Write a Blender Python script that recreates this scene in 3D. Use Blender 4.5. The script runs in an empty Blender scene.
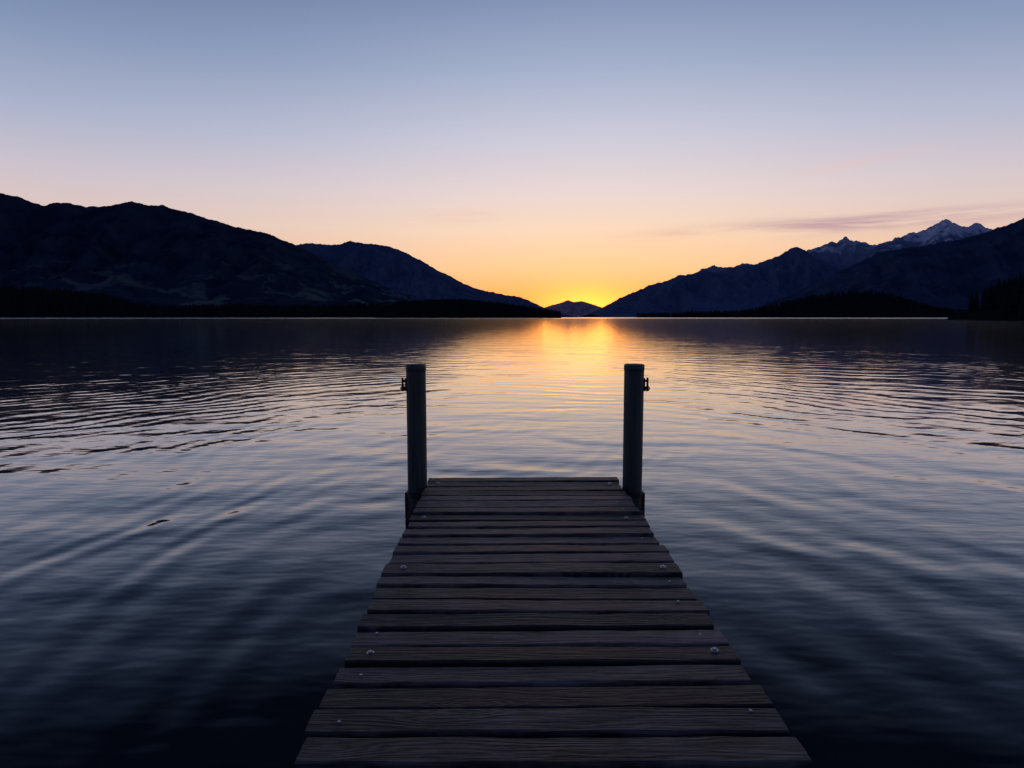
import bpy, bmesh, math, random
import numpy as np
from mathutils import Vector, noise, Matrix
random.seed(7); rng=np.random.default_rng(7)
S=bpy.context.scene
col=S.collection
WATER_Z=-0.335; CAM_Z=1.55

# ---------------------------------------------------------------- helpers
def s2l(c):
    return tuple(((v/255)/12.92 if v/255<=0.04045 else ((v/255+0.055)/1.055)**2.4) for v in c)+(1.0,)
class NT:
    def __init__(s,nt): s.nt=nt; s.n=nt.nodes; s.l=nt.links
    def _set(s,inp,v):
        if isinstance(v,bpy.types.NodeSocket): s.l.new(v,inp)
        elif v is not None: inp.default_value=v
    def m(s,op,a,b=None,c=None,clamp=False):
        n=s.n.new('ShaderNodeMath'); n.operation=op; n.use_clamp=clamp
        for i,v in enumerate((a,b,c)):
            if v is not None: s._set(n.inputs[i],v)
        return n.outputs[0]
    def node(s,t,**kw):
        n=s.n.new(t)
        for k,v in kw.items(): setattr(n,k,v)
        return n
    def mix(s,f,a,b,mode='MIX'):
        n=s.n.new('ShaderNodeMix'); n.data_type='RGBA'; n.blend_type=mode; n.clamp_factor=True
        s._set(n.inputs[0],f); s._set(n.inputs[6],a); s._set(n.inputs[7],b)
        return n.outputs[2]
    def ramp(s,f,stops,interp='LINEAR'):
        n=s.n.new('ShaderNodeValToRGB'); r=n.color_ramp; r.interpolation=interp
        while len(r.elements)<len(stops): r.elements.new(0.5)
        for e,(p,c) in zip(r.elements,stops): e.position=p; e.color=c
        s._set(n.inputs[0],f); return n.outputs[0]
    def comb(s,x,y,z):
        n=s.n.new('ShaderNodeCombineXYZ'); s._set(n.inputs[0],x); s._set(n.inputs[1],y); s._set(n.inputs[2],z); return n.outputs[0]
    def sep(s,v):
        n=s.n.new('ShaderNodeSeparateXYZ'); s.l.new(v,n.inputs[0]); return n.outputs
    def noise(s,vec,scale,detail=3,rough=.5,dist=0):
        n=s.n.new('ShaderNodeTexNoise'); s._set(n.inputs['Vector'],vec)
        n.inputs['Scale'].default_value=scale; n.inputs['Detail'].default_value=detail
        n.inputs['Roughness'].default_value=rough; n.inputs['Distortion'].default_value=dist
        return n.outputs[0]
    def gauss(s,x,w):
        q=s.m('DIVIDE',x,w); return s.m('EXPONENT',s.m('MULTIPLY',s.m('MULTIPLY',q,q),-1.0))
def newmat(name):
    m=bpy.data.materials.new(name); m.use_nodes=True
    t=NT(m.node_tree); b=m.node_tree.nodes['Principled BSDF']; o=m.node_tree.nodes['Material Output']
    return m,t,b,o
def mesh_obj(name,verts,faces,mat=None,parent=None,smooth=False):
    me=bpy.data.meshes.new(name); me.from_pydata([tuple(v) for v in verts],[],faces); me.update()
    if smooth: me.polygons.foreach_set('use_smooth',[True]*len(me.polygons))
    ob=bpy.data.objects.new(name,me); col.objects.link(ob)
    if mat: me.materials.append(mat)
    if parent: ob.parent=parent
    return ob
def bm_obj(name,bm,mat,parent=None,smooth=False):
    me=bpy.data.meshes.new(name); bm.to_mesh(me); bm.free()
    if smooth: me.polygons.foreach_set('use_smooth',[True]*len(me.polygons))
    ob=bpy.data.objects.new(name,me); col.objects.link(ob); me.materials.append(mat)
    if parent: ob.parent=parent
    return ob
def empty(name,loc=(0,0,0)):
    e=bpy.data.objects.new(name,None); e.location=loc; col.objects.link(e); return e

# ---------------------------------------------------------------- camera
p=math.radians(5.6)
cam=bpy.data.cameras.new('camera'); co=bpy.data.objects.new('camera',cam); col.objects.link(co)
co.location=(0,0,CAM_Z); co.rotation_euler=(math.pi/2-p,0,0)
cam.sensor_width=36; cam.lens=24; cam.clip_start=0.05; cam.clip_end=80000
S.camera=co
S.view_settings.view_transform='Standard'; S.view_settings.look='None'; S.view_settings.exposure=0

# ---------------------------------------------------------------- sky
SUN_AZ=math.radians(6.2)   # east of the view axis
w=bpy.data.worlds.new('World'); S.world=w; w.use_nodes=True
w.cycles.sampling_method='MANUAL'; w.cycles.sample_map_resolution=256
t=NT(w.node_tree); bg=w.node_tree.nodes['Background']
tc=t.node('ShaderNodeTexCoord'); nrm=t.node('ShaderNodeVectorMath',operation='NORMALIZE')
t.l.new(tc.outputs['Generated'],nrm.inputs[0]); X,Y,Z=t.sep(nrm.outputs[0])
az=t.m('ARCTAN2',X,Y); daz=t.m('SUBTRACT',az,SUN_AZ)
el=t.m('ARCSINE',Z); el=t.m('ABSOLUTE',el); eln=t.m('DIVIDE',el,math.pi/2)
D=lambda L:[(d/90,s2l(c)) for d,c in L]
sunr=t.ramp(eln,D([(0,(255,160,70)),(2,(255,180,98)),(4,(254,205,146)),(7,(248,217,188)),(10,(234,215,212)),(14,(206,204,219)),(19,(166,178,205)),(24,(130,146,181)),(40,(72,90,132)),(90,(42,58,98))]))
sidr=t.ramp(eln,D([(0,(228,160,136)),(4,(230,184,166)),(7,(222,196,190)),(10,(202,193,204)),(14,(167,176,202)),(19,(129,147,181)),(24,(98,118,157)),(40,(48,68,108)),(90,(38,56,95))]))
bakr=t.ramp(eln,D([(0,(70,80,112)),(6,(92,96,128)),(12,(100,104,140)),(20,(80,94,134)),(40,(58,76,120)),(90,(42,60,100))]))
base=t.mix(t.gauss(daz,0.45),sidr,sunr)
cz=t.m('COSINE',daz)
fb=t.m('SMOOTH_MIN',1.0,t.m('MAXIMUM',t.m('MULTIPLY_ADD',cz,-1.1,0.75),0.0),0.1)
base=t.mix(fb,base,bakr)
g0=t.m('MULTIPLY',t.gauss(daz,0.062),t.gauss(el,0.034))
g1=t.m('MULTIPLY',t.gauss(daz,0.14),t.gauss(el,0.046))
g2=t.m('MULTIPLY',t.gauss(daz,0.33),t.gauss(el,0.10))
def addc(a,f,c):
    n=t.node('ShaderNodeMix',data_type='RGBA',blend_type='ADD'); n.clamp_factor=False
    t._set(n.inputs[0],f); t._set(n.inputs[6],a); n.inputs[7].default_value=c; return n.outputs[2]
base=addc(base,g0,(2.2,0.62,0.02,1)); base=addc(base,g1,(0.75,0.07,-0.10,1)); base=addc(base,g2,(0.16,0.03,-0.02,1))
# thin stratus streaks near the horizon
cv=t.comb(t.m('MULTIPLY',az,5.0),t.m('MULTIPLY',el,70.0),0.0)
cn=t.noise(cv,1.0,4,.62,.4); cn=t.m('MULTIPLY_ADD',cn,4.5,-1.6,clamp=True)
def streak(a,wa,e,we,tilt=0.0):
    ee=t.m('SUBTRACT',t.m('SUBTRACT',el,math.radians(e)),t.m('MULTIPLY',t.m('SUBTRACT',az,math.radians(a)),tilt))
    return t.m('MULTIPLY',t.gauss(t.m('SUBTRACT',az,math.radians(a)),math.radians(wa)),t.gauss(ee,math.radians(we)))
msk=t.m('MULTIPLY',streak(27,10,6.9,.6,.01),cn)
base=t.mix(t.m('MULTIPLY',msk,.8),base,s2l((178,142,160)))
m2=t.m('MULTIPLY',t.m('ADD',streak(-4.3,2.6,8.2,.4),t.m('MULTIPLY',streak(26.0,3.8,11.0,.35,.12),.55)),cn)
base=t.mix(t.m('MULTIPLY',m2,.6),base,s2l((240,188,172)))
m3=t.m('MULTIPLY',streak(12,4,6.5,.4,.08),cn)
base=t.mix(t.m('MULTIPLY',m3,.4),base,s2l((236,180,158)))
# physically based twilight component
sk=t.node('ShaderNodeTexSky',sky_type='NISHITA'); sk.sun_disc=False
sk.sun_elevation=math.radians(1.0); sk.sun_rotation=SUN_AZ
n=t.node('ShaderNodeMix',data_type='RGBA',blend_type='ADD'); n.clamp_factor=False; n.inputs[0].default_value=0.002
t.l.new(base,n.inputs[6]); t.l.new(sk.outputs[0],n.inputs[7])
t.l.new(n.outputs[2],bg.inputs[0]); bg.inputs[1].default_value=1.0

# the sun is down behind the ridge: only a very weak, haze-softened remainder
sl=bpy.data.lights.new('sun','SUN'); so=bpy.data.objects.new('sun',sl); col.objects.link(so)
sl.energy=0.0035; sl.angle=math.radians(6.0); sl.color=(1,.46,.12)
d=Vector((math.sin(SUN_AZ-.012),math.cos(SUN_AZ-.012),math.tan(math.radians(1.2))))
so.rotation_euler=d.to_track_quat('Z','Y').to_euler()

# ---------------------------------------------------------------- water
m,t,b,o=newmat('lake_water')
geo=t.node('ShaderNodeNewGeometry'); X,Y,Z=t.sep(geo.outputs['Position'])
P=geo.outputs['Position']
dist=t.m('SQRT',t.m('ADD',t.m('MULTIPLY',X,X),t.m('MULTIPLY',Y,Y)))
# ripples come from the pier side; the open lake further out is calmer
fade=t.m('MULTIPLY_ADD',t.m('DIVIDE',1.0,t.m('ADD',1.0,t.m('POWER',t.m('DIVIDE',dist,32.0),1.7))),.91,.09)
wob=t.noise(P,0.16,1,.5)
wob2=t.noise(P,0.55,2,.5)
def rings(x0,y0,sx,sy,lam,wa,wb):
    dx=t.m('MULTIPLY',t.m('SUBTRACT',X,x0),sx); dy=t.m('MULTIPLY',t.m('SUBTRACT',Y,y0),sy)
    r=t.m('SQRT',t.m('ADD',t.m('MULTIPLY',dx,dx),t.m('MULTIPLY',dy,dy)))
    r=t.m('ADD',r,t.m('MULTIPLY',wob,wa)); r=t.m('ADD',r,t.m('MULTIPLY',wob2,wb))
    return t.m('SINE',t.m('MULTIPLY',r,2*math.pi/lam))
r1=rings(0.3,3.0,1.0,.62,.50,2.6,.65)
r2=rings(-3,-6,1.0,.75,1.15,4.2,1.3)
r3=rings(9,0,1.0,.6,.36,3.4,.6)
pn=t.noise(t.comb(X,t.m('MULTIPLY',Y,.6),9.0),0.13,2,.5)
pm=t.m('MULTIPLY_ADD',pn,3.4,-1.1,clamp=True)
pm2=t.m('SUBTRACT',1.0,pm)
brk=t.m('MULTIPLY_ADD',wob2,3.2,-.75,clamp=True)
nz=t.noise(t.comb(t.m('MULTIPLY',X,.45),t.m('MULTIPLY',Y,1.0),0.0),1.9,3,.55)
nz2=t.noise(t.comb(t.m('MULTIPLY',X,.35),t.m('MULTIPLY',Y,1.0),5.0),.45,2,.55)
h=t.m('MULTIPLY',t.m('MULTIPLY',r1,t.m('MULTIPLY_ADD',pm,.85,.15)),.0038)
h=t.m('ADD',h,t.m('MULTIPLY',t.m('MULTIPLY',r2,t.m('MULTIPLY_ADD',pm2,.7,.3)),.0060))
h=t.m('ADD',h,t.m('MULTIPLY',t.m('MULTIPLY',r3,pm2),.0018))
h=t.m('MULTIPLY',h,brk)
h=t.m('ADD',h,t.m('MULTIPLY',nz,.015))
h=t.m('ADD',h,t.m('MULTIPLY',nz2,.021))
h=t.m('MULTIPLY',h,fade)
bp=t.node('ShaderNodeBump'); bp.inputs['Distance'].default_value=1.0; bp.inputs['Strength'].default_value=1.0
t.l.new(h,bp.inputs['Height'])
fr=t.node('ShaderNodeFresnel'); fr.inputs[0].default_value=1.34; t.l.new(bp.outputs[0],fr.inputs['Normal'])
frc=t.m('MULTIPLY_ADD',fr.outputs[0],1.70,-.095,clamp=True); frc=t.m('MAXIMUM',frc,.010)
gl=t.node('ShaderNodeBsdfGlossy'); t.l.new(bp.outputs[0],gl.inputs['Normal'])
gl.inputs['Color'].default_value=(.89,.94,1,1)
# breeze-ruffled water along the far shore
far=t.m('DIVIDE',t.m('SUBTRACT',dist,750.0),700.0,clamp=True)
t.l.new(t.m('MULTIPLY_ADD',far,.12,.06),gl.inputs['Roughness'])
tr=t.node('ShaderNodeBsdfTransparent'); tr.inputs[0].default_value=(.45,.55,.58,1)
df=t.node('ShaderNodeBsdfDiffuse'); df.inputs[0].default_value=(.004,.011,.021,1)
m1=t.node('ShaderNodeMixShader'); m1.inputs[0].default_value=.5; t.l.new(tr.outputs[0],m1.inputs[1]); t.l.new(df.outputs[0],m1.inputs[2])
m2=t.node('ShaderNodeMixShader'); t.l.new(frc,m2.inputs[0]); t.l.new(m1.outputs[0],m2.inputs[1]); t.l.new(gl.outputs[0],m2.inputs[2])
t.l.new(m2.outputs[0],o.inputs['Surface'])
R=26000
mesh_obj('lake_water',[(-R,-14,WATER_Z),(R,-14,WATER_Z),(R,R,WATER_Z),(-R,R,WATER_Z)],[(0,1,2,3)],m)

# ---------------------------------------------------------------- lake bed + bank (ground)
m,t,b,o=newmat('lake_bed')
geo=t.node('ShaderNodeNewGeometry'); P=geo.outputs['Position']
vo=t.node('ShaderNodeTexVoronoi'); vo.inputs['Scale'].default_value=3.2; vo.inputs['Randomness'].default_value=1; t.l.new(P,vo.inputs['Vector'])
n1=t.noise(P,1.1,3,.6)
c=t.mix(t.m('MULTIPLY_ADD',n1,3,-1,clamp=True),(.014,.013,.012,1),(.16,.12,.07,1))
c=t.mix(t.m('MULTIPLY_ADD',vo.outputs['Distance'],2.0,-.1,clamp=True),c,(.008,.009,.008,1))
t.l.new(c,b.inputs['Base Color']); b.inputs['Roughness'].default_value=.9; b.inputs['Specular IOR Level'].default_value=0
def bed(x,y):
    if y<-5: z=min(.9,-.5+(-5-y)*.22)
    else: z=-.5-(y+5)*.085 if y<20 else -2.6-(y-20)*.05
    z=max(z,-25)
    if abs(y)<40 and abs(x)<40: z+=.12*noise.fractal(Vector((x*.6,y*.6,0)),1,2,4)
    return z
def spaced(n,a,R):  # denser near zero
    u=np.linspace(-1,1,n); return np.sign(u)*(a*np.abs(u)+ (R-a)*np.abs(u)**7)
xs=spaced(161,40,28000); ys=spaced(161,40,28000)
V=[(x,y,bed(x,y)) for y in ys for x in xs]; N=161
F=[(j*N+i,j*N+i+1,(j+1)*N+i+1,(j+1)*N+i) for j in range(N-1) for i in range(N-1)]
mesh_obj('ground',V,F,m,smooth=True)

# ---------------------------------------------------------------- mountains
def mtn_mat(name,ca,cb,snow=None,snowline=0,meadow=None,sc=.004):  # aerial perspective is painted into the base colours, paler for farther ridges
    m,t,b,o=newmat(name)
    geo=t.node('ShaderNodeNewGeometry'); P=geo.outputs['Position']; X,Y,Z=t.sep(P)
    n=t.noise(P,sc,5,.65)
    c=t.mix(t.m('MULTIPLY_ADD',n,5,-2.0,clamp=True),ca,cb)
    if meadow:
        n2=t.noise(t.comb(X,Y,t.m('MULTIPLY',Z,2.5)),.0045,4,.6,.6)
        lo=t.m('MULTIPLY_ADD',Z,-1/330,1.15,clamp=True)
        f=t.m('MULTIPLY',t.m('MULTIPLY_ADD',n2,14,-7.5,clamp=True),lo)
        c=t.mix(f,c,meadow)
    if snow:
        n3=t.noise(P,.0035,5,.7)
        f=t.m('ADD',t.m('DIVIDE',t.m('SUBTRACT',Z,snowline),250.0),t.m('MULTIPLY_ADD',n3,9,-4.6))
        f=t.m('MULTIPLY',f,1.0,clamp=True)
        c=t.mix(f,c,snow)
    t.l.new(c,b.inputs['Base Color']); b.inputs['Roughness'].default_value=1; b.inputs['Specular IOR Level'].default_value=0
    return m
def from_pixels(e,hh,D):  # e, hh are image pixel offsets, projected out to distance D
    """ridge or treeline points as image pixel offsets (right of centre, above horizon) -> metres at distance D"""
    v=(hh+67)/683; k=1/(.9952+v*.0976)
    return e/683*k*D, (v*.9952-.0976)*k*D+CAM_Z
def ridge(name,tab,D,Wf,Wb,mat,rough=.02,seed=0,nu=700,nv=70,jag=.012,spur=.5):
    pts=[from_pixels(e,hh,D) for e,hh in tab]
    px=np.array([q[0] for q in pts]); pz=np.array([q[1] for q in pts])
    us=np.linspace(px[0],px[-1],nu); hz=np.interp(us,px,pz)
    V=[];vs=np.concatenate([-np.linspace(1,0,nv)[:-1],np.linspace(0,1,nv//3)])
    L=max(pz)
    jg=[L*jag*noise.fractal(Vector((u/L*16,seed,3.3)),.7,2.1,6)*min(1,H/L*4) for u,H in zip(us,hz)]
    for v in vs:
        a=abs(v)
        for u,H,J in zip(us,hz,jg):
            y=D+v*(Wf if v<0 else Wb)
            q=Vector((u/L*1.5+seed*7.1+a*.5,y/L*.45,seed))
            rn=1-abs(noise.fractal(q,1.0,2.1,6))*1.9
            fn=noise.fractal(Vector((u/L*9+seed,y/L*7,seed*2)),.8,2,6)
            prof=(1-a)**(1.2)
            z=(H+J)*prof + H*spur*(rn-.66)*min(1,a*3.0)*(1-a)
            z+=L*rough*fn*min(1,a*6)*min(1,(1-a)*5)*min(1,H/L*4)
            xx=u*(y/D)**.6 if v<0 else u
            V.append((xx,y,z if a<=.985 else -30))
    n=len(us)
    F=[(j*n+i,j*n+i+1,(j+1)*n+i+1,(j+1)*n+i) for j in range(len(vs)-1) for i in range(n-1)]
    return mesh_obj(name,V,F,mat,smooth=True)
# far gap mountain
mf=mtn_mat('rock_far_haze',(.24,.17,.22,1),(.32,.22,.26,1),sc=.001)  # pale mauve is distance haze put into the rock colour
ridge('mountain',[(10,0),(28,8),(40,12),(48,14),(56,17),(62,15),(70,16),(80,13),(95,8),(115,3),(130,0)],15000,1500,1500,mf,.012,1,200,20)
# right snowy peaks
ms=mtn_mat('rock_snow_haze',(.10,.125,.21,1),(.14,.165,.25,1),snow=(.44,.45,.56,1),snowline=1120,sc=.002)  # rock and snow colours include painted bluish haze
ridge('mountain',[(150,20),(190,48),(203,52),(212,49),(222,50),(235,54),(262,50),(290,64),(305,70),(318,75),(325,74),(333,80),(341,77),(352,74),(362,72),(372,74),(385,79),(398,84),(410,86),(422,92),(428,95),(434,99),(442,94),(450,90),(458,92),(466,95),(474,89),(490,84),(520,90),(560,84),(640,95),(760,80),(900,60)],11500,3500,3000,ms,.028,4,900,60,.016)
# right mid ridge
mr=mtn_mat('forest_slope_haze',(.044,.064,.130,1),(.065,.088,.165,1),sc=.003)  # blue of the forest is aerial haze painted into its colour
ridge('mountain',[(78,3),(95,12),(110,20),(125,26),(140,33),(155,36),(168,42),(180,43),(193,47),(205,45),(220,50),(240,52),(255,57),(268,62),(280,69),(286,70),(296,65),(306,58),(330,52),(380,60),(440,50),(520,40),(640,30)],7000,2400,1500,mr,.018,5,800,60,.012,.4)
# right near ridge
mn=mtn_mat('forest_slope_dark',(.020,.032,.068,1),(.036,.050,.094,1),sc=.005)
ridge('mountain',[(250,6),(290,26),(320,42),(350,56),(365,64),(385,68),(410,71),(430,75),(450,78),(465,82),(480,87),(495,92),(512,99),(540,108),(600,120),(700,128),(820,110),(1000,90),(1300,60)],4800,1900,1500,mn,.018,6,900,60,.010,.4)
# left: second ridge behind
ml2=mtn_mat('forest_slope_second_haze',(.038,.055,.115,1),(.056,.076,.145,1),sc=.004)  # painted haze makes this ridge bluer and lighter than the main one
ridge('mountain',[(-420,30),(-300,55),(-240,68),(-205,74),(-190,73),(-175,72),(-162,76),(-150,74),(-138,73),(-125,71),(-112,67),(-100,61),(-88,55),(-75,47),(-62,41),(-48,33),(-35,28),(-20,25),(-5,22),(8,20),(20,15),(35,8),(55,2)],5600,2200,1500,ml2,.018,8,900,60,.010,.4)
# left: main ridge
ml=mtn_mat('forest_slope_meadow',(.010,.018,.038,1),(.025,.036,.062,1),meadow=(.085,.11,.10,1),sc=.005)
ridge('mountain',[(-1300,70),(-1000,110),(-800,120),(-700,138),(-600,130),(-540,127),(-512,124),(-495,121),(-480,115),(-468,112),(-455,114),(-440,113),(-425,110),(-410,111),(-395,113),(-380,115),(-365,112),(-350,112),(-335,107),(-320,104),(-300,97),(-280,91),(-262,88),(-245,84),(-232,78),(-215,72),(-200,64),(-180,54),(-155,42),(-130,32),(-100,22),(-70,13),(-40,5),(-20,0)],4300,1800,1500,ml,.018,2,1100,70,.009,.4)

# ---------------------------------------------------------------- conifers
m,t,b,o=newmat('conifer_needles')
geo=t.node('ShaderNodeNewGeometry')
n=t.noise(geo.outputs['Position'],.35,1)
c=t.mix(n,(.006,.011,.012,1),(.024,.034,.037,1)); t.l.new(c,b.inputs['Base Color']); b.inputs['Roughness'].default_value=1; b.inputs['Specular IOR Level'].default_value=0
MC=m
m,t,b,o=newmat('forest_floor')
geo=t.node('ShaderNodeNewGeometry')
n=t.noise(geo.outputs['Position'],.06,3)
c=t.mix(n,(.006,.008,.009,1),(.016,.019,.018,1)); t.l.new(c,b.inputs['Base Color']); b.inputs['Roughness'].default_value=1; b.inputs['Specular IOR Level'].default_value=0
MFl=m
def conifer(V,F,x,y,z,h,layers,k,rr):
    r0=h*rr*random.uniform(.8,1.2)
    s=len(V); tr=h*.018
    for i in range(5):
        a=i*math.tau/5; V.append((x+tr*math.cos(a),y+tr*math.sin(a),z-1))
    V.append((x,y,z+h*.98))
    for i in range(5): F.append((s+i,s+(i+1)%5,s+5))
    lean=random.uniform(-.02,.02)
    for L in range(layers):
        f=L/layers
        zb=z+h*(.10+.86*f); ht=h*(1.9/layers)*(1.1-.3*f); rad=r0*(1-f)**.85*random.uniform(.75,1.2)+h*.008
        s=len(V); ph=random.random()*6
        V.append((x+lean*(zb-z),y,min(zb+ht,z+h)))
        for i in range(k*2):
            a=ph+i*math.pi/k; r=rad*(random.uniform(.75,1.25) if i%2==0 else random.uniform(.35,.55))
            V.append((x+lean*(zb-z)+r*math.cos(a),y+r*math.sin(a),zb-(.25*rad if i%2==0 else 0)+random.uniform(-.05,.05)*ht))
        for i in range(k*2): F.append((s,s+1+i,s+1+(i+1)%(k*2)))
def forest(name,tab,D,depth,ntrees,hmin,hmax,layers,k,rr=.17,seed=1,landname='hill',land_h=None):  # tab lists crown tops in image pixels from centre and horizon
    """low wooded headland with crown tops following image pixel positions"""
    random.seed(seed)
    pts=[from_pixels(e,hh,D) for e,hh in tab]
    px=np.array([q[0] for q in pts]); pz=np.array([q[1] for q in pts])
    hm=(hmin+hmax)/2
    def ground(x,y):
        H=max(float(np.interp(x,px,pz))-hm*.95,.3)
        a=(y-D)/depth
        q=max(0,1-abs(a)**1.6)
        edge=min(1,max(0,(x-px[0]))/(hm*2),max(0,(px[-1]-x))/(hm*2))
        return WATER_Z-1.2+ (H+1.5)*q*edge**.5*(1+.10*noise.noise(Vector((x/40,y/40,seed))))
    nx=160;ny=24; V=[];F=[]
    for j in range(ny):
        for i in range(nx):
            x=px[0]+(px[-1]-px[0])*i/(nx-1); y=D+depth*(-1.05+1.75*j/(ny-1)); V.append((x,y,ground(x,y)))
    for j in range(ny-1):
        for i in range(nx-1): F.append((j*nx+i,j*nx+i+1,(j+1)*nx+i+1,(j+1)*nx+i))
    mesh_obj(landname,V,F,MFl,smooth=True)
    V=[];F=[]
    c=0
    while c<ntrees:
        x=random.uniform(px[0],px[-1]); y=D+depth*random.uniform(-.97,.35)
        z=ground(x,y)
        if z<WATER_Z+.1: c+=.2; continue
        cl=.5+.5*noise.noise(Vector((x/hm*.5,y/hm*.5,seed+3)))
        hh=(hmin+(hmax-hmin)*(.6*cl+.4*random.random()))
        if random.random()<.06: hh*=1.2
        conifer(V,F,x,y,z-.3,hh,layers,k,rr); c+=1
    mesh_obj(name,V,F,MC)
# right-hand headland, close
forest('pine_forest',[(440,3),(452,5),(462,9),(468,24),(472,33),(480,35),(490,36),(500,39),(512,43),(530,47),(560,52),(620,56),(700,50),(800,40)],420,45,560,11,19,15,6,.16,3,'headland')
# left point
forest('pine_forest',[(-130,8),(-120,15),(-100,17),(-70,18),(-50,18.5),(-30,17),(-15,15),(0,13),(15,11),(30,8),(45,6),(56,3.5)],1500,120,2600,11,18,5,5,.17,5,'headland')
# left shore woods
forest('pine_forest',[(-900,30),(-700,40),(-560,36),(-500,32),(-440,28),(-405,24),(-380,14),(-340,12),(-280,14),(-200,12),(-150,14),(-100,12),(-60,9),(-20,5)],2000,140,5200,13,24,4,5,.17,6,'headland')
# right shore woods
forest('pine_forest',[(120,3),(170,5),(230,7),(262,14),(290,20),(320,25),(345,27),(370,26),(390,20),(410,12),(440,8),(480,6),(600,9),(800,9)],2300,180,4200,11,22,4,5,.17,9,'headland')

# ---------------------------------------------------------------- dock
random.seed(21)
m,t,b,o=newmat('weathered_planks')
at=t.node('ShaderNodeAttribute',attribute_name='rnd'); rnd=at.outputs['Fac']
tc=t.node('ShaderNodeTexCoord'); X,Y,Z=t.sep(tc.outputs['Object'])
off=t.m('MULTIPLY',rnd,37.0)
xx=t.m('ADD',X,off)
v1=t.comb(t.m('MULTIPLY',xx,1.0),t.m('MULTIPLY',Y,4.5),off)
vo=t.node('ShaderNodeTexVoronoi'); vo.inputs['Scale'].default_value=1.25; t.l.new(v1,vo.inputs['Vector'])
kn=t.gauss(vo.outputs['Distance'],.20)
w1=t.noise(t.comb(t.m('MULTIPLY',xx,1.2),t.m('MULTIPLY',Y,9.0),off),1.0,3,.55)
ph=t.m('ADD',t.m('MULTIPLY',Y,170.0),t.m('MULTIPLY',w1,38.0)); ph=t.m('ADD',ph,t.m('MULTIPLY',kn,26.0))
gr=t.m('MULTIPLY_ADD',t.m('SINE',ph),.5,.5)
fine=t.noise(t.comb(t.m('MULTIPLY',xx,4.0),t.m('MULTIPLY',Y,150.0),t.m('MULTIPLY',Z,60.0)),1.0,3,.7)
blot=t.noise(t.comb(t.m('MULTIPLY',xx,1.8),t.m('MULTIPLY',Y,5.0),off),1.3,4,.65)
dark=(.010,.008,.010,1); light=(.20,.155,.158,1)
f=t.m('ADD',t.m('MULTIPLY',gr,.30),t.m('MULTIPLY',fine,.80)); f=t.m('ADD',f,t.m('MULTIPLY_ADD',blot,2.1,-1.60)); f=t.m('ADD',f,t.m('MULTIPLY_ADD',rnd,.9,-.42),clamp=True)
c=t.mix(f,dark,light)
c=t.mix(t.m('MULTIPLY',t.gauss(vo.outputs['Distance'],.065),.9),c,(.008,.006,.007,1))
# long drying cracks
crk=t.noise(t.comb(t.m('MULTIPLY',xx,.9),t.m('MULTIPLY',Y,55.0),off),1.0,2,.5)
ck=t.gauss(t.m('SUBTRACT',crk,.5),.018); ck=t.m('MULTIPLY',ck,t.m('MULTIPLY_ADD',blot,5,-2.3,clamp=True))
c=t.mix(ck,c,(.004,.003,.004,1))
t.l.new(c,b.inputs['Base Color'])
b.inputs['Specular IOR Level'].default_value=.35
t.l.new(t.m('MULTIPLY_ADD',fine,.35,.40),b.inputs['Roughness'])
hh=t.m('SUBTRACT',t.m('ADD',t.m('MULTIPLY',gr,.45),fine),t.m('MULTIPLY',ck,1.2))
bp=t.node('ShaderNodeBump'); bp.inputs['Distance'].default_value=.007; bp.inputs['Strength'].default_value=1; t.l.new(hh,bp.inputs['Height']); t.l.new(bp.outputs[0],b.inputs['Normal'])
MW=m
m,t,b,o=newmat('galvanised_steel'); b.inputs['Metallic'].default_value=1; b.inputs['Base Color'].default_value=(.36,.37,.41,1); b.inputs['Roughness'].default_value=.4
MS=m
m,t,b,o=newmat('dark_iron'); b.inputs['Metallic'].default_value=.6
tc=t.node('ShaderNodeTexCoord'); c=t.mix(t.noise(tc.outputs['Object'],25,3,.6),(.02,.02,.022,1),(.07,.055,.05,1)); t.l.new(c,b.inputs['Base Color']); b.inputs['Roughness'].default_value=.55
MI=m
m,t,b,o=newmat('painted_pile')
tc=t.node('ShaderNodeTexCoord'); X,Y,Z=t.sep(tc.outputs['Object'])
n=t.noise(t.comb(t.m('MULTIPLY',X,30.0),t.m('MULTIPLY',Y,30.0),t.m('MULTIPLY',Z,1.5)),1.0,4,.65)
n2=t.noise(tc.outputs['Object'],5,3,.6)
c=t.mix(t.m('MULTIPLY_ADD',n,2.4,-.7,clamp=True),(.012,.018,.018,1),(.058,.072,.066,1)); c=t.mix(t.m('MULTIPLY_ADD',n2,2.5,-1.2,clamp=True),c,(.040,.036,.030,1))
wet=t.m('MULTIPLY_ADD',Z,-8.0,-1.0,clamp=True); c=t.mix(wet,c,(.010,.013,.011,1))
t.l.new(c,b.inputs['Base Color']); b.inputs['Roughness'].default_value=.55
bp=t.node('ShaderNodeBump'); bp.inputs['Distance'].default_value=.008; t.l.new(n,bp.inputs['Height']); t.l.new(bp.outputs[0],b.inputs['Normal'])
MP=m

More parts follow.
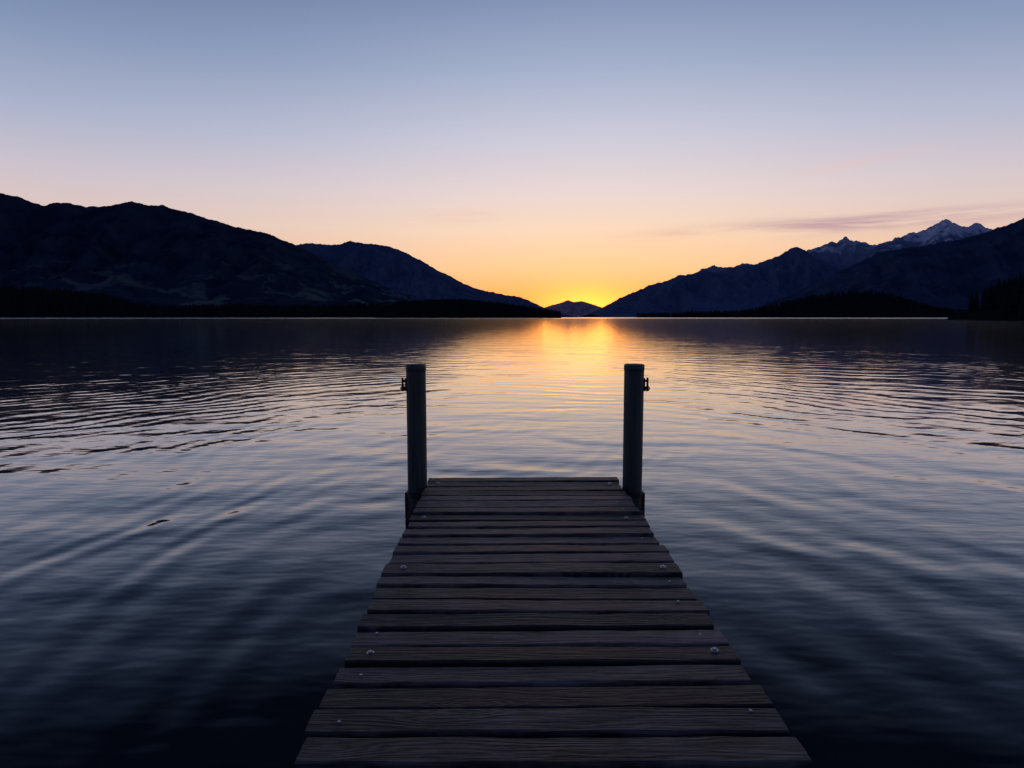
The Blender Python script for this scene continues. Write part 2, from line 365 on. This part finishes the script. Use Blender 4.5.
CX=.160; HW=.903; END=6.53; PITCH=.18
dock=empty('wooden_dock'); dock.rotation_euler=(0,0,math.radians(.465))
V=[];F=[];RN=[]
def plank(V,F,RN,x0,x1,y0,y1,z0,z1,r,tw,bow,roll):
    ns=20; bev=.011
    s=len(V)
    prof=[(y0,z0),(y0,z1-bev),(y0+bev*.3,z1-bev*.35),(y0+bev,z1),((y0+y1)/2,z1+bow),(y1-bev,z1),(y1-bev*.3,z1-bev*.35),(y1,z1-bev),(y1,z0)]
    K=len(prof)
    sd=random.random()*50
    for i in range(ns+1):
        f=i/ns; x=x0+(x1-x0)*f
        wy=.004*noise.noise(Vector((x*2,sd,0))); wz=.004*noise.noise(Vector((x*1.4,sd,9)))+tw*(f-.5)
        for (yy,zz) in prof:
            e=.004*noise.noise(Vector((x*7,yy*20,sd)))
            V.append((x+.004*noise.noise(Vector((yy*60,sd,f))),yy+wy+e,zz+wz+e*.6+roll*(yy-(y0+y1)/2)))
    for i in range(ns):
        for k in range(K):
            a=s+i*K+k; bb=s+i*K+(k+1)%K; F.append((a,bb,bb+K,a+K)); RN.append(r)
    F.append(tuple(s+k for k in range(K))[::-1]); RN.append(r)
    F.append(tuple(s+ns*K+k for k in range(K))); RN.append(r)
y=END; bolts=[]; idx=0
while y>-6.5:
    pt=PITCH+random.uniform(-.012,.012); wd=pt-random.uniform(.016,.030)
    r=random.random()
    z1=random.uniform(-.010,.006)
    plank(V,F,RN,CX-HW+random.uniform(-.018,.014),CX+HW+random.uniform(-.014,.018),y-wd,y,-.045+z1,z1,r,random.uniform(-.012,.012),random.uniform(-.003,.002),random.uniform(-.06,.06))
    bolts.append((y-wd/2,z1,idx)); y-=pt; idx+=1
ob=mesh_obj('planks',V,F,MW,dock)
a=ob.data.attributes.new('rnd','FLOAT','FACE'); a.data.foreach_set('value',RN)
def box(bm,x0,x1,y0,y1,z0,z1,bev=.004):
    r=bmesh.ops.create_cube(bm,size=1); vs=r['verts']
    for v in vs: v.co=Vector(((x0+x1)/2+v.co.x*(x1-x0),(y0+y1)/2+v.co.y*(y1-y0),(z0+z1)/2+v.co.z*(z1-z0)))
    if bev: bmesh.ops.bevel(bm,geom=list({e for v in vs for e in v.link_edges}),offset=bev,segments=2,affect='EDGES')
bm=bmesh.new()
for xc in (-.83,0,.83): box(bm,CX+xc-.03,CX+xc+.03,-6.4,END-.05,-.21,-.064)
box(bm,CX-.88,CX+.88,END-.048,END-.012,-.20,-.066)
for yy in (-5.6,-2.6,.6,3.4): box(bm,CX-.88,CX+.88,yy-.04,yy+.04,-.32,-.215)
bm_obj('stringers',bm,MW,dock)
def cyl(bm,x,y,z0,z1,r0,r1=None,seg=24,bev=0):
    r1=r0 if r1 is None else r1
    r=bmesh.ops.create_cone(bm,cap_ends=True,segments=seg,radius1=r0,radius2=r1,depth=z1-z0)
    bmesh.ops.translate(bm,verts=r['verts'],vec=(x,y,(z0+z1)/2)); return r['verts']
bm=bmesh.new()
for yy in (-5.6,-2.6,.6,3.4):
    for sx in (-.7,.7): cyl(bm,CX+sx,yy+.11,-3.0,-.06,.07)
bm_obj('support_piles',bm,MP,dock,True)
# bolts / screws
bm=bmesh.new()
for (yy,z1,i) in bolts:
    for sx in (-.79,.79):
        if i%6==1:
            ox=random.uniform(-.02,.02); oy=random.uniform(-.03,.03)
            cyl(bm,CX+sx+ox,yy+oy,z1-.004,z1+.005,.020,.018,16)
            cyl(bm,CX+sx+ox,yy+oy,z1+.005,z1+.012,.011,.010,6)
        elif random.random()<.35:
            cyl(bm,CX+sx+random.uniform(-.03,.03),yy+random.uniform(-.05,.05),z1-.004,z1+.0045,.008,.007,8)
bm_obj('deck_bolts',bm,MS,dock)

# mooring posts
def torus(bm,c,R,r,axis='X',seg=20,rs=8):
    rows=[]
    for i in range(seg):
        a=math.tau*i/seg; row=[]
        for j in range(rs):
            q=j*math.tau/rs; rad=R+r*math.cos(q); h=r*math.sin(q)
            pz={'X':(h,rad*math.cos(a),rad*math.sin(a)),'Y':(rad*math.cos(a),h,rad*math.sin(a))}[axis]
            row.append(bm.verts.new(Vector(c)+Vector(pz)))
        rows.append(row)
    for i in range(len(rows)):
        A=rows[i];B=rows[(i+1)%len(rows)]
        for j in range(rs): bm.faces.new((A[j],A[(j+1)%rs],B[(j+1)%rs],B[j]))
def mooring_post(x,y,side,top):
    root=empty('mooring_post',(x,y,0))
    bm=bmesh.new(); seg=40; R0=.090
    zs=[-3.2,-1,-.4,-.335,-.2,0,.2,.4,.6,.8,.95,top-.07,top-.062,top-.058,top-.012,top-.004,top]
    rs=[R0]*11+[R0,R0,R0+.003,R0+.003,R0-.002,R0-.012]
    rows=[]
    for z,r in zip(zs,rs):
        row=[]
        for i in range(seg):
            a=i*math.tau/seg; rr=r*(1+.02*noise.noise(Vector((math.cos(a)*2,math.sin(a)*2,z*1.5+side*5))))
            row.append(bm.verts.new((rr*math.cos(a),rr*math.sin(a),z)))
        rows.append(row)
    for A,B in zip(rows,rows[1:]):
        for i in range(seg): bm.faces.new((A[i],A[(i+1)%seg],B[(i+1)%seg],B[i]))
    c=bm.verts.new((0,0,top+.004))
    for i in range(seg): bm.faces.new((rows[-1][i],rows[-1][(i+1)%seg],c))
    bm_obj('pile',bm,MP,root,True)
    bm=bmesh.new(); sx=side
    def bx(a0,a1,y0,y1,z0,z1,bev=.003):
        box(bm,min(sx*a0,sx*a1),max(sx*a0,sx*a1),y0,y1,z0,z1,bev)
    bx(.084,.098,-.035,.035,top-.25,top-.13)
    bx(.098,.128,-.012,.012,top-.165,top-.145)
    bx(.098,.128,-.012,.012,top-.235,top-.215)
    bx(.116,.132,-.014,.014,top-.250,top-.125)
    torus(bm,(sx*.118,-.020,top-.225),.020,.006,'Y')
    bm_obj('mooring_eye',bm,MI,root)
    bm=bmesh.new()
    for z0,z1 in ((-.115,-.065),(-.27,-.235)):
        r=bmesh.ops.create_cone(bm,cap_ends=True,segments=40,radius1=.1,radius2=.1,depth=z1-z0)
        bmesh.ops.translate(bm,verts=r['verts'],vec=(0,0,(z0+z1)/2))
    bx(.092,.116,-.03,.03,-.33,-.08)
    box(bm,min(-sx*.09,-sx*.16),max(-sx*.09,-sx*.16),-.03,.03,-.13,-.068,.003)
    bm_obj('base_clamp',bm,MI,root)
    return root
mooring_post(-.882,6.25,-1,1.122)
mooring_post(1.122,6.25,1,1.122)
